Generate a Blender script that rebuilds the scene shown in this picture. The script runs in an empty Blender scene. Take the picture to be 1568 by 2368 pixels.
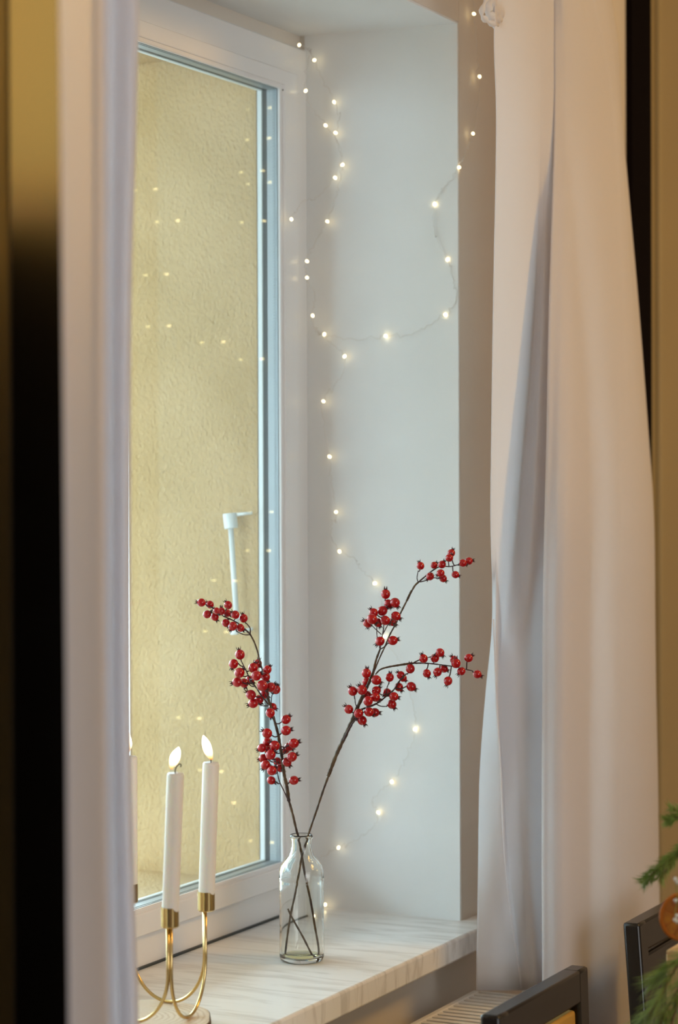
import bpy, bmesh, math, random
from mathutils import Vector, Matrix
random.seed(7)
R = random.Random(11)

# ------------------------------------------------------------------ camera
CAM = Vector((0.0, 0.0, 1.55))
FPX = 5200.0                      # focal length in pixels of a 1568 px wide frame
YAWF = Vector((0.896, 0.443, 0)).normalized()
YAWR = Vector((YAWF.y, -YAWF.x, 0))
PITCH = math.atan(-66 / FPX)
ROLL = 0.004
UP0 = Vector((0, 0, 1))
FWD = (YAWF * math.cos(PITCH) + UP0 * math.sin(PITCH)).normalized()
UPP = (UP0 * math.cos(PITCH) - YAWF * math.sin(PITCH)).normalized()
CUP = (UPP + YAWR * ROLL).normalized()
CRT = FWD.cross(CUP).normalized()
cd = bpy.data.cameras.new('camera')
cam = bpy.data.objects.new('camera', cd)
bpy.context.scene.collection.objects.link(cam)
m = Matrix((CRT, CUP, -FWD)).transposed().to_4x4()
m.translation = CAM
cam.matrix_world = m
cd.sensor_fit = 'HORIZONTAL'
cd.sensor_width = 24.0
cd.lens = 24.0 * FPX / 1568
cd.dof.use_dof = True
cd.dof.focus_distance = 2.93
cd.dof.aperture_fstop = 4.2
cd.clip_start = 0.05
sc = bpy.context.scene
sc.camera = cam

# ------------------------------------------------------------------ light
w = bpy.data.worlds.new('sky'); sc.world = w; w.use_nodes = True
bg = w.node_tree.nodes['Background']
bg.inputs['Color'].default_value = (0.67, 0.85, 1.0, 1)
bg.inputs['Strength'].default_value = 14.2

def area_light(name, loc, target, sx, sy, power, col):
    l = bpy.data.lights.new(name, 'AREA'); l.shape = 'RECTANGLE'; l.size = sx; l.size_y = sy
    l.energy = power; l.color = col
    o = bpy.data.objects.new(name, l); sc.collection.objects.link(o)
    o.location = loc
    o.rotation_euler = (Vector(target) - Vector(loc)).to_track_quat('-Z', 'Y').to_euler()
    return o
area_light('room_fill', (0.9, -2.35, 1.7), (2.6, 1.2, 1.0), 2.4, 1.5, 50, (0.95, 0.96, 0.97))  # added fill light inside the room, no window is built there
area_light('ceiling_lamp', (3.35, -0.5, 2.6), (3.3, 0.9, 1.0), 0.45, 0.45, 17, (1.0, 0.56, 0.13))
vs = sc.view_settings
sc.display_settings.display_device = 'sRGB'
vs.view_transform = 'Standard'; vs.look = 'None'; vs.gamma = 1.0; vs.exposure = 0.0
vs.use_curve_mapping = False
sc.cycles.max_bounces = 14
sc.cycles.diffuse_bounces = 6
sc.cycles.transparent_max_bounces = 24
sc.cycles.transmission_bounces = 10
sc.cycles.sample_clamp_indirect = 6.0
sc.cycles.caustics_refractive = True
sc.cycles.use_denoising = True

# ------------------------------------------------------------------ ray helpers: a pixel of the frame -> a point on a known surface
def ray(px, py):
    return (FWD + CRT * ((px - 784) / FPX) + CUP * ((1184 - py) / FPX))
def on_z(px, py, z):
    r = ray(px, py); return CAM + r * ((z - CAM.z) / r.z)
def on_y(px, py, y):
    r = ray(px, py); return CAM + r * (y / r.y)
def on_x(px, py, x):
    r = ray(px, py); return CAM + r * (x / r.x)
def at_d(px, py, d):
    return CAM + ray(px, py) * d

# ------------------------------------------------------------------ materials
def mat(name, col, rough=0.5, metal=0.0, spec=0.5, coat=0.0, noise=0.0, nscale=30, bump=0.0, bscale=200, col2=None, sss=0.0, stretch=None):
    mt = bpy.data.materials.new(name); mt.use_nodes = True
    nt = mt.node_tree; N = nt.nodes; L = nt.links
    p = N['Principled BSDF']
    p.inputs['Base Color'].default_value = (*col, 1)
    p.inputs['Roughness'].default_value = rough
    p.inputs['Metallic'].default_value = metal
    p.inputs['Specular IOR Level'].default_value = spec
    p.inputs['Coat Weight'].default_value = coat
    if sss:
        p.inputs['Subsurface Weight'].default_value = sss
        p.inputs['Subsurface Radius'].default_value = (0.02, 0.012, 0.007)
        p.inputs['Subsurface Scale'].default_value = 0.6
    tc = N.new('ShaderNodeTexCoord')
    src = tc.outputs['Object']
    if stretch:
        mp = N.new('ShaderNodeMapping'); mp.inputs['Scale'].default_value = stretch
        L.new(src, mp.inputs['Vector']); src = mp.outputs['Vector']
    if col2 is not None or noise:
        n = N.new('ShaderNodeTexNoise'); n.inputs['Scale'].default_value = nscale; n.inputs['Detail'].default_value = 6
        L.new(src, n.inputs['Vector'])
        r = N.new('ShaderNodeValToRGB')
        c2 = col2 if col2 is not None else tuple(c * (1 - noise) for c in col)
        r.color_ramp.elements[0].position = 0.35; r.color_ramp.elements[0].color = (*c2, 1)
        r.color_ramp.elements[1].position = 0.62; r.color_ramp.elements[1].color = (*col, 1)
        L.new(n.outputs['Fac'], r.inputs['Fac']); L.new(r.outputs['Color'], p.inputs['Base Color'])
    if bump:
        n2 = N.new('ShaderNodeTexNoise'); n2.inputs['Scale'].default_value = bscale; n2.inputs['Detail'].default_value = 5
        L.new(src, n2.inputs['Vector'])
        b = N.new('ShaderNodeBump'); b.inputs['Strength'].default_value = bump; b.inputs['Distance'].default_value = 0.004
        L.new(n2.outputs['Fac'], b.inputs['Height']); L.new(b.outputs['Normal'], p.inputs['Normal'])
    return mt

def pane_mat(name, ior=1.5, tint=(0.97, 0.99, 0.98)):
    mt = bpy.data.materials.new(name); mt.use_nodes = True
    nt = mt.node_tree; N = nt.nodes; L = nt.links; N.clear()
    out = N.new('ShaderNodeOutputMaterial'); mx = N.new('ShaderNodeMixShader')
    tr = N.new('ShaderNodeBsdfTransparent'); tr.inputs['Color'].default_value = (*tint, 1)
    gl = N.new('ShaderNodeBsdfGlossy'); gl.inputs['Roughness'].default_value = 0.0
    fr = N.new('ShaderNodeFresnel'); geo = N.new('ShaderNodeNewGeometry')
    mr = N.new('ShaderNodeMapRange')
    mr.inputs['To Min'].default_value = ior; mr.inputs['To Max'].default_value = 1 / ior
    L.new(geo.outputs['Backfacing'], mr.inputs['Value']); L.new(mr.outputs['Result'], fr.inputs['IOR'])
    L.new(fr.outputs['Fac'], mx.inputs['Fac']); L.new(tr.outputs[0], mx.inputs[1]); L.new(gl.outputs[0], mx.inputs[2])
    L.new(mx.outputs[0], out.inputs['Surface'])
    return mt

def emit_mat(name, col, strength):
    mt = bpy.data.materials.new(name); mt.use_nodes = True
    p = mt.node_tree.nodes['Principled BSDF']
    p.inputs['Base Color'].default_value = (*col, 1)
    p.inputs['Emission Color'].default_value = (*col, 1)
    p.inputs['Emission Strength'].default_value = strength
    return mt

def cloth_mat(name, col, trans=0.4):
    mt = bpy.data.materials.new(name); mt.use_nodes = True
    nt = mt.node_tree; N = nt.nodes; L = nt.links; N.clear()
    out = N.new('ShaderNodeOutputMaterial'); mx = N.new('ShaderNodeMixShader')
    d = N.new('ShaderNodeBsdfDiffuse'); t = N.new('ShaderNodeBsdfTranslucent')
    d.inputs['Color'].default_value = (*col, 1); t.inputs['Color'].default_value = (*col, 1)
    tc = N.new('ShaderNodeTexCoord'); n = N.new('ShaderNodeTexNoise'); n.inputs['Scale'].default_value = 14
    mp = N.new('ShaderNodeMapping'); mp.inputs['Scale'].default_value = (1, 1, 0.35)
    b = N.new('ShaderNodeBump'); b.inputs['Strength'].default_value = 0.25; b.inputs['Distance'].default_value = 0.01
    L.new(tc.outputs['Object'], mp.inputs['Vector']); L.new(mp.outputs[0], n.inputs['Vector'])
    L.new(n.outputs['Fac'], b.inputs['Height']); L.new(b.outputs[0], d.inputs['Normal'])
    mx.inputs['Fac'].default_value = trans
    L.new(d.outputs[0], mx.inputs[1]); L.new(t.outputs[0], mx.inputs[2]); L.new(mx.outputs[0], out.inputs['Surface'])
    return mt

M = {}
M['plaster'] = mat('plaster_white', (0.84, 0.85, 0.85), 0.75, noise=0.03, nscale=6, bump=0.12, bscale=60)
M['wall'] = mat('wall_beige', (0.72, 0.66, 0.58), 0.8, noise=0.04, nscale=5, bump=0.1, bscale=70)
M['ochre'] = mat('ochre_paint', (0.40, 0.31, 0.15), 0.55, noise=0.05, nscale=4)
M['pvc'] = mat('white_frame', (0.80, 0.79, 0.78), 0.32, spec=0.5)
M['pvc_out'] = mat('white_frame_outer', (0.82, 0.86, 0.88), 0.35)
M['gasket'] = mat('rubber_gasket', (0.035, 0.045, 0.045), 0.5)
M['spacer'] = mat('aluminium_spacer', (0.36, 0.39, 0.40), 0.45, metal=0.5)
M['floor'] = mat('floor_wood', (0.28, 0.18, 0.10), 0.45, noise=0.3, nscale=8)
M['darkwood'] = mat('dark_brown_wood', (0.010, 0.006, 0.005), 0.32, spec=0.35)
M['chairwood'] = mat('chair_wood', (0.009, 0.007, 0.006), 0.26, spec=0.45)
M['added_cabinet'] = mat('cabinet_wood', (0.035, 0.022, 0.012), 0.6, spec=0.15)
M['lacquer'] = mat('dark_lacquer', (0.004, 0.003, 0.002), 0.24, spec=0.8)
M['helper_glow'] = emit_mat('amber_glow', (1.0, 0.62, 0.16), 5.8)  # emission of the added cylinder mirrored in the left board
M['jamb'] = mat('near_black_paint', (0.004, 0.002, 0.002), 0.8, spec=0.05)
M['olive'] = mat('olive_brown_wood', (0.09, 0.065, 0.022), 0.6)
M['mustard'] = mat('mustard_fabric', (0.62, 0.38, 0.09), 0.8)
M['brass'] = mat('brass', (0.68, 0.50, 0.22), 0.22, metal=1.0)
M['wax'] = mat('candle_wax', (0.88, 0.86, 0.81), 0.45, spec=0.4, sss=0.3)
M['wick'] = mat('wick', (0.03, 0.02, 0.02), 0.9)
M['bark'] = mat('bark', (0.16, 0.10, 0.06), 0.9, noise=0.5, nscale=60, bump=0.8, bscale=90)
M['berry'] = mat('berry_red', (0.42, 0.004, 0.008), 0.10, spec=0.5, coat=0.3)
M['calyx'] = mat('berry_calyx', (0.055, 0.010, 0.014), 0.6)
M['stem'] = mat('stem_brown', (0.11, 0.065, 0.025), 0.6, col2=(0.04, 0.02, 0.015), nscale=60, bump=0.4, bscale=300)
M['twig'] = mat('twig_dark', (0.045, 0.015, 0.018), 0.55)
M['wire'] = mat('silver_wire', (0.75, 0.72, 0.68), 0.4, metal=0.6)
M['radiator'] = mat('radiator_enamel', (0.78, 0.75, 0.70), 0.35)
M['black'] = mat('black_plastic', (0.02, 0.02, 0.02), 0.4)
M['kraft'] = mat('kraft_paper', (0.58, 0.36, 0.15), 0.75, noise=0.1, nscale=40)
M['fir'] = mat('fir_needles', (0.27, 0.33, 0.06), 0.5, col2=(0.12, 0.20, 0.03), nscale=30)
M['firstem'] = mat('fir_twig', (0.16, 0.09, 0.04), 0.8)
M['rind'] = mat('orange_rind', (0.36, 0.10, 0.006), 0.6, spec=0.15)
M['flesh'] = mat('orange_flesh', (0.36, 0.13, 0.004), 0.6, spec=0.15, col2=(0.22, 0.055, 0.004), nscale=70)
M['flower'] = mat('white_flower', (0.8, 0.8, 0.72), 0.7)
M['ceramic'] = mat('vase_ceramic', (0.7, 0.68, 0.64), 0.3)
M['blocker_grey'] = mat('grey_render', (0.34, 0.34, 0.33), 0.9)
M['ground'] = mat('paving', (0.22, 0.22, 0.21), 0.9, noise=0.2, nscale=3)
M['pane'] = pane_mat('window_glass')
M['bulb'] = emit_mat('led_bulb', (1.0, 0.80, 0.42), 6.5)
M['flame'] = None
M['curtain'] = cloth_mat('curtain_white', (0.88, 0.87, 0.89), 0.55)
M['sheer'] = cloth_mat('curtain_left_cloth', (0.86, 0.86, 0.90), 0.62)

def stucco():
    mt = bpy.data.materials.new('yellow_stucco'); mt.use_nodes = True
    nt = mt.node_tree; N = nt.nodes; L = nt.links; p = N['Principled BSDF']
    p.inputs['Roughness'].default_value = 0.9; p.inputs['Specular IOR Level'].default_value = 0.2
    tc = N.new('ShaderNodeTexCoord')
    mp = N.new('ShaderNodeMapping'); mp.inputs['Rotation'].default_value = (0.6, 0, 0); mp.inputs['Scale'].default_value = (1, 1.25, 0.85)
    L.new(tc.outputs['Object'], mp.inputs['Vector'])
    n = N.new('ShaderNodeTexNoise'); n.inputs['Scale'].default_value = 150; n.inputs['Detail'].default_value = 4
    n.inputs['Roughness'].default_value = 0.55
    L.new(mp.outputs[0], n.inputs['Vector'])
    v = N.new('ShaderNodeTexVoronoi'); v.inputs['Scale'].default_value = 190; L.new(mp.outputs[0], v.inputs['Vector'])
    ad = N.new('ShaderNodeMath'); ad.operation = 'MULTIPLY_ADD'; ad.inputs[1].default_value = 0.35
    L.new(v.outputs['Distance'], ad.inputs[0]); L.new(n.outputs['Fac'], ad.inputs[2])
    b = N.new('ShaderNodeBump'); b.inputs['Strength'].default_value = 1.0; b.inputs['Distance'].default_value = 0.0035
    L.new(ad.outputs[0], b.inputs['Height']); L.new(b.outputs[0], p.inputs['Normal'])
    n2 = N.new('ShaderNodeTexNoise'); n2.inputs['Scale'].default_value = 5; n2.inputs['Detail'].default_value = 8
    L.new(tc.outputs['Object'], n2.inputs['Vector'])
    r = N.new('ShaderNodeValToRGB')
    r.color_ramp.elements[0].position = 0.3; r.color_ramp.elements[0].color = (0.51, 0.338, 0.15, 1)
    r.color_ramp.elements[1].position = 0.65; r.color_ramp.elements[1].color = (0.63, 0.432, 0.222, 1)
    L.new(n2.outputs['Fac'], r.inputs['Fac']); L.new(r.outputs[0], p.inputs['Base Color'])
    return mt
M['stucco'] = stucco()

def marble():
    mt = bpy.data.materials.new('white_marble'); mt.use_nodes = True
    nt = mt.node_tree; N = nt.nodes; L = nt.links; p = N['Principled BSDF']
    p.inputs['Roughness'].default_value = 0.28
    tc = N.new('ShaderNodeTexCoord')
    mp = N.new('ShaderNodeMapping'); mp.inputs['Rotation'].default_value = (0, 0, 0.1); mp.inputs['Scale'].default_value = (9, 1.3, 2.2)
    L.new(tc.outputs['Object'], mp.inputs['Vector'])
    n = N.new('ShaderNodeTexNoise'); n.inputs['Scale'].default_value = 6; n.inputs['Detail'].default_value = 8; n.inputs['Distortion'].default_value = 0.8
    L.new(mp.outputs[0], n.inputs['Vector'])
    r = N.new('ShaderNodeValToRGB')
    r.color_ramp.elements[0].position = 0.33; r.color_ramp.elements[0].color = (0.68, 0.67, 0.65, 1)
    r.color_ramp.elements[1].position = 0.52; r.color_ramp.elements[1].color = (0.86, 0.86, 0.85, 1)
    L.new(n.outputs['Fac'], r.inputs['Fac']); L.new(r.outputs[0], p.inputs['Base Color'])
    return mt
M['marble'] = marble()

def slice_wood():
    mt = bpy.data.materials.new('cut_wood'); mt.use_nodes = True
    nt = mt.node_tree; N = nt.nodes; L = nt.links; p = N['Principled BSDF']; p.inputs['Roughness'].default_value = 0.6
    tc = N.new('ShaderNodeTexCoord')
    wv = N.new('ShaderNodeTexWave'); wv.wave_type = 'RINGS'; wv.rings_direction = 'Z'
    wv.inputs['Scale'].default_value = 45; wv.inputs['Distortion'].default_value = 2.5; wv.inputs['Detail'].default_value = 3
    wv.inputs['Detail Scale'].default_value = 3
    L.new(tc.outputs['Object'], wv.inputs['Vector'])
    r = N.new('ShaderNodeValToRGB')
    r.color_ramp.elements[0].color = (0.60, 0.46, 0.30, 1); r.color_ramp.elements[1].color = (0.72, 0.60, 0.44, 1)
    r.color_ramp.elements[1].position = 0.5
    L.new(wv.outputs['Fac'], r.inputs['Fac']); L.new(r.outputs[0], p.inputs['Base Color'])
    return mt
M['slice'] = slice_wood()

def bottle_glass():
    mt = bpy.data.materials.new('clear_bottle_glass'); mt.use_nodes = True
    p = mt.node_tree.nodes['Principled BSDF']
    p.inputs['Base Color'].default_value = (0.965, 0.985, 0.975, 1)
    p.inputs['Transmission Weight'].default_value = 1.0
    p.inputs['Roughness'].default_value = 0.0
    p.inputs['IOR'].default_value = 1.45
    return mt
M['bottle'] = bottle_glass()

def flame_mat():
    mt = bpy.data.materials.new('candle_flame'); mt.use_nodes = True
    nt = mt.node_tree; N = nt.nodes; L = nt.links; N.clear()
    out = N.new('ShaderNodeOutputMaterial'); em = N.new('ShaderNodeEmission'); tc = N.new('ShaderNodeTexCoord')
    sx = N.new('ShaderNodeSeparateXYZ'); L.new(tc.outputs['Generated'], sx.inputs[0])
    r = N.new('ShaderNodeValToRGB')
    e = r.color_ramp.elements
    e[0].position = 0.0; e[0].color = (1.0, 0.30, 0.06, 1)
    e[1].position = 0.35; e[1].color = (1.0, 0.72, 0.40, 1)
    e2 = e.new(0.6); e2.color = (1.0, 0.86, 0.66, 1)
    L.new(sx.outputs['Z'], r.inputs['Fac']); L.new(r.outputs[0], em.inputs['Color'])
    mr = N.new('ShaderNodeMapRange'); mr.inputs['From Max'].default_value = 0.45
    mr.inputs['To Min'].default_value = 1.2; mr.inputs['To Max'].default_value = 7.0
    L.new(sx.outputs['Z'], mr.inputs['Value']); L.new(mr.outputs[0], em.inputs['Strength'])
    L.new(em.outputs[0], out.inputs['Surface'])
    return mt
M['flame'] = flame_mat()

# ------------------------------------------------------------------ mesh helpers
class MB:
    def __init__(s): s.v = []; s.f = []
    def add(s, v, f):
        o = len(s.v); s.v += [Vector(x) for x in v]; s.f += [tuple(i + o for i in t) for t in f]; return s
    def box(s, a, b):
        x0, y0, z0 = a; x1, y1, z1 = b
        return s.add([(x0,y0,z0),(x1,y0,z0),(x1,y1,z0),(x0,y1,z0),(x0,y0,z1),(x1,y0,z1),(x1,y1,z1),(x0,y1,z1)],
                     [(0,3,2,1),(4,5,6,7),(0,1,5,4),(1,2,6,5),(2,3,7,6),(3,0,4,7)])
    def hexa(s, pts):
        return s.add(pts, [(0,3,2,1),(4,5,6,7),(0,1,5,4),(1,2,6,5),(2,3,7,6),(3,0,4,7)])
    def tube(s, pts, rad, n=8, cap=True):
        pts = [Vector(p) for p in pts]
        if not isinstance(rad, (list, tuple)): rad = [rad] * len(pts)
        vv = []; ref = None
        for i, p in enumerate(pts):
            t = (pts[min(i+1, len(pts)-1)] - pts[max(i-1, 0)])
            if t.length < 1e-9: t = Vector((0, 0, 1))
            t.normalize()
            if ref is None:
                ref = Vector((0, 0, 1)) if abs(t.z) < 0.9 else Vector((1, 0, 0))
            a = (ref - t * ref.dot(t)).normalized(); ref = a; b = t.cross(a)
            for k in range(n):
                an = 2 * math.pi * k / n
                vv.append(p + (a * math.cos(an) + b * math.sin(an)) * rad[i])
        ff = []
        for i in range(len(pts) - 1):
            for k in range(n):
                k2 = (k + 1) % n
                ff.append((i*n+k, i*n+k2, (i+1)*n+k2, (i+1)*n+k))
        if cap:
            ff.append(tuple(range(n-1, -1, -1))); ff.append(tuple((len(pts)-1)*n + k for k in range(n)))
        return s.add(vv, ff)
    def lathe(s, prof, n=40, c=(0, 0, 0), closed=False):
        c = Vector(c); vv = []; ff = []
        for (r, z) in prof:
            for k in range(n):
                an = 2 * math.pi * k / n
                vv.append(c + Vector((r * math.cos(an), r * math.sin(an), z)))
        m_ = len(prof)
        rng = range(m_) if closed else range(m_ - 1)
        for i in rng:
            j = (i + 1) % m_
            for k in range(n):
                k2 = (k + 1) % n
                ff.append((i*n+k, i*n+k2, j*n+k2, j*n+k))
        if not closed:
            if prof[0][0] > 1e-6: ff.append(tuple(range(n-1, -1, -1)))
            if prof[-1][0] > 1e-6: ff.append(tuple((m_-1)*n + k for k in range(n)))
        return s.add(vv, ff)
    def mesh(s, name, m, smooth=False, origin=None):
        me = bpy.data.meshes.new(name)
        o = Vector(origin) if origin is not None else Vector((0, 0, 0))
        me.from_pydata([tuple(v - o) for v in s.v], [], s.f)
        bm = bmesh.new(); bm.from_mesh(me)
        bmesh.ops.remove_doubles(bm, verts=bm.verts, dist=1e-6)
        bmesh.ops.recalc_face_normals(bm, faces=bm.faces)
        bm.to_mesh(me); bm.free()
        me.materials.append(m)
        if smooth:
            for p in me.polygons: p.use_smooth = True
        return me

def link(name, me, parent=None, loc=None):
    o = bpy.data.objects.new(name, me); sc.collection.objects.link(o)
    if loc is not None: o.location = loc
    if parent is not None:
        o.parent = parent
        ml = parent.location.copy()
        if parent.parent is not None: ml = ml + parent.parent.location
        if loc is None: o.location = -ml
        else: o.location = Vector(loc) - ml
    return o
def obj(name, mb, m, parent=None, smooth=False, bevel=0.0, seg=2, origin=None):
    o = link(name, mb.mesh(name, m, smooth, origin), parent, origin)
    if bevel:
        b = o.modifiers.new('bevel', 'BEVEL'); b.width = bevel; b.segments = seg; b.limit_method = 'ANGLE'
        b.angle_limit = math.radians(40)
    if smooth == 'auto' or bevel:
        for p in o.data.polygons: p.use_smooth = True
        try:
            o.data.set_sharp_from_angle(angle=math.radians(40))
        except Exception: pass
    return o
def thing(name, label, cat, loc, group=None):
    o = bpy.data.objects.new(name, None); sc.collection.objects.link(o); o.location = loc
    o.empty_display_size = 0.05
    tag(o, label, cat, group); return o
def tag(o, label, cat, group=None):
    o['label'] = label; o['category'] = cat
    if group: o['group'] = group
    return o
def struct(name, mb, m, label=None, **k):
    o = obj(name, mb, m, **k); o['kind'] = 'structure'
    if label: o['label'] = label
    return o
def crom(pts, n=8):
    pts = [Vector(p) for p in pts]; out = []
    for i in range(len(pts) - 1):
        p0 = pts[max(i-1, 0)]; p1 = pts[i]; p2 = pts[i+1]; p3 = pts[min(i+2, len(pts)-1)]
        for k in range(n):
            t = k / n
            out.append(0.5 * ((2*p1) + (p2-p0)*t + (2*p0-5*p1+4*p2-p3)*t*t + (3*p1-p0-3*p2+p3)*t*t*t))
    out.append(pts[-1]); return out

# ------------------------------------------------------------------ the room
SILL = 0.90
WALLY = 1.316; OUTY = 1.835; WINY = 1.565
OX0, OX1 = 1.95, 3.08          # window opening
LZ = 2.244                      # lintel soffit at the window
GX1 = 2.977; GZ0 = 0.9835; GZ1 = 2.140; GX0 = 2.05
RX0, RX1, RY0, RY1, RZ1 = -1.6, 5.2, -2.6, WALLY, 2.75

# reveal corners taken from the frame
rb0 = on_z(735, 2096, SILL); rb1 = on_z(1076, 2131, SILL)
rt0 = on_y(722, 77, WINY); rt1 = on_y(1065, 52, WALLY)
rb0 = Vector((OX1 + 0.002, WINY, SILL)); rb1 = Vector((rb1.x, WALLY, SILL))
rt0 = Vector((rt0.x, WINY, rt0.z)); rt1 = Vector((rt1.x, WALLY, rt1.z))
print('raw', rb1, rt1)
rb1.x = rt1.x = (rb1.x + rt1.x) / 2; rb0.x = rt0.x = (rb0.x + rt0.x) / 2
LZ0, LZ1 = rt0.z, rt1.z
print('reveal', rb0, rb1, rt0, rt1)

struct('floor', MB().box((RX0, RY0, -0.1), (RX1, OUTY, 0)), M['floor'])
struct('ceiling', MB().box((RX0, RY0, RZ1), (RX1, OUTY, RZ1 + 0.1)), M['plaster'])
struct('wall_back', MB().box((RX0, RY0 - 0.1, -0.1), (RX1, RY0, RZ1 + 0.1)), M['wall'])
struct('wall_left', MB().box((RX0 - 0.1, RY0 - 0.1, -0.1), (RX0, OUTY, RZ1 + 0.1)), M['wall'])
struct('wall_right', MB().box((RX1, RY0 - 0.1, -0.1), (RX1 + 0.1, OUTY, RZ1 + 0.1)), M['wall'])
# window wall, inner leaf (from the room face to the window line)
wl = MB()
YI = 1.64
wl.box((RX0, WALLY, 0), (OX0, YI, RZ1))                         # left of the window
wl.box((OX0, WALLY, 0), (rb1.x, YI, SILL - 0.033))                 # below the sill
def prism(mb, quad_y0, y0, quad_y1, y1):
    mb.hexa([(quad_y0[0][0], y0, quad_y0[0][1]), (quad_y0[1][0], y0, quad_y0[1][1]), (quad_y1[1][0], y1, quad_y1[1][1]), (quad_y1[0][0], y1, quad_y1[0][1]),
             (quad_y0[3][0], y0, quad_y0[3][1]), (quad_y0[2][0], y0, quad_y0[2][1]), (quad_y1[2][0], y1, quad_y1[2][1]), (quad_y1[3][0], y1, quad_y1[3][1])])
# right pier with the deep white reveal (its left side is the reveal)
XE = 3.83
prism(wl, [(rb1.x, 0), (XE, 0), (XE, RZ1), (rt1.x, RZ1)], WALLY, [(rb0.x, 0), (XE, 0), (XE, RZ1), (rt0.x, RZ1)], YI)
# lintel
prism(wl, [(OX0, LZ1), (rt1.x + 0.02, LZ1), (rt1.x + 0.02, RZ1), (OX0, RZ1)], WALLY + 0.0002, [(OX0, LZ0), (rt0.x + 0.02, LZ0), (rt0.x + 0.02, RZ1), (OX0, RZ1)], YI)
wl.box((4.75, WALLY, 0), (RX1, YI, RZ1))
struct('wall_window', wl, M['wall'], 'window wall painted a warm greyish beige')
# white plaster lining of the reveal and soffit
ln = MB()
ln.hexa([(rb1.x - 0.004, WALLY + 0.001, SILL), (rb1.x + 0.001, WALLY + 0.001, SILL), (rb0.x + 0.001, WINY + 0.012, SILL), (rb0.x - 0.004, WINY + 0.012, SILL),
         (rt1.x - 0.004, WALLY + 0.001, LZ1), (rt1.x + 0.001, WALLY + 0.001, LZ1), (rt0.x + 0.001, WINY + 0.012, LZ0), (rt0.x - 0.004, WINY + 0.012, LZ0)])
struct('trim_1', ln, M['plaster'], 'white plastered window reveal')
ls = MB()
ls.hexa([(OX0, WALLY + 0.001, LZ1 - 0.003), (rt1.x - 0.003, WALLY + 0.001, LZ1 - 0.003), (rt0.x - 0.003, WINY + 0.03, LZ0 - 0.003), (OX0, WINY + 0.03, LZ0 - 0.003),
         (OX0, WALLY + 0.001, LZ1 + 0.001), (rt1.x - 0.003, WALLY + 0.001, LZ1 + 0.001), (rt0.x - 0.003, WINY + 0.03, LZ0 + 0.001), (OX0, WINY + 0.03, LZ0 + 0.001)])
struct('trim_2', ls, M['plaster'], 'white plastered underside of the window lintel')

# outer leaf, yellow stucco, seen through the glass
ox = GX1 - 0.002; oz0 = GZ0 - 0.03; oz1 = 2.197
ow = MB()
ow.box((RX0, YI, -0.6), (OX0 + 0.08, OUTY, 3.4))
ow.box((ox, 1.607, -0.6), (RX1, OUTY, 3.4))
ow.box((OX0 + 0.08, YI, -0.6), (ox, OUTY, oz0))
ow.box((OX0 + 0.08, YI, oz1), (ox, OUTY, 3.4))
struct('wall_outside', ow, M['stucco'], 'rough yellow stucco of the outer window reveal')
struct('sky_blocker', MB().box((RX0, OUTY, 2.62), (RX1, OUTY + 2.2, 2.75)), M['pvc_out'])  # unseen slab added to keep skylight off the top of the window
nb_ = MB(); nb_.box((-14, 10, -0.6), (4, 18, 4.6)); struct('low_sky_blocker', nb_, M['blocker_grey'])  # unseen mass added to block low sky so the reveal dims upwards
g = MB(); g.box((-14, OUTY, -0.7), (14, 22, -0.6)); struct('ground', g, M['ground'])
# window sill slab
def poly_slab(P, z0, z1):
    n_ = len(P)
    return MB().add([(x, y, z0) for x, y in P] + [(x, y, z1) for x, y in P],
        [tuple(range(n_-1, -1, -1)), tuple(range(n_, 2*n_))] + [(i, (i+1) % n_, n_ + (i+1) % n_, n_ + i) for i in range(n_)])
sl = poly_slab([(1.85, 1.27), (3.135, 1.27), (3.135, WALLY + 0.001), (OX1 - 0.001, WALLY + 0.001), (OX1 - 0.001, WINY + 0.02), (OX0 + 0.001, WINY + 0.02), (OX0 + 0.001, WALLY + 0.001), (1.85, WALLY + 0.001)], SILL - 0.033, SILL)
o = struct('trim_3', sl, M['marble'], 'white marble window sill with grey veins', bevel=0.004, seg=3)

# window
win = bpy.data.objects.new('window_1', None); sc.collection.objects.link(win); win.location = (2.5, 1.6, SILL)
win['kind'] = 'structure'; win['label'] = 'white framed double glazed window with warm reflections'
def ring(o_, i_, y0, y1):
    (x0, z0, x1, z1), (a0, b0, a1, b1) = o_, i_
    mb = MB()
    O = [(x0, z0), (x1, z0), (x1, z1), (x0, z1)]; I = [(a0, b0), (a1, b0), (a1, b1), (a0, b1)]
    v = [(x, y0, z) for x, z in O] + [(x, y0, z) for x, z in I] + [(x, y1, z) for x, z in O] + [(x, y1, z) for x, z in I]
    f = []
    for k in range(4):
        j = (k + 1) % 4
        f += [(k, j, 4+j, 4+k), (8+k, 12+k, 12+j, 8+j), (k, 8+k, 8+j, j), (4+k, 4+j, 12+j, 12+k)]
    mb.add(v, f); return mb
FX = 3.026
obj('fixed_frame', ring((OX0, SILL, OX1, 2.2145), (2.0, 0.953, FX, 2.163), 1.5745, 1.62), M['pvc'], win, bevel=0.003)
obj('sash', ring((1.992, 0.9465, FX + 0.001, 2.1685), (GX0 - 0.006, GZ0 - 0.006, GX1 + 0.006, GZ1 + 0.006), 1.563, 1.60), M['pvc'], win, bevel=0.003)
obj('glazing_bead', ring((GX0 - 0.012, GZ0 - 0.012, GX1 + 0.012, GZ1 + 0.012), (GX0, GZ0, GX1, GZ1), 1.5665, 1.5725), M['pvc'], win, bevel=0.002)
obj('spacer', ring((GX0 - 0.012, GZ0 - 0.012, GX1 + 0.012, GZ1 + 0.012), (GX0 + 0.0005, GZ0 + 0.0005, GX1 - 0.0005, GZ1 - 0.0005), 1.5768, 1.5895), M['spacer'], win)
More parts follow.
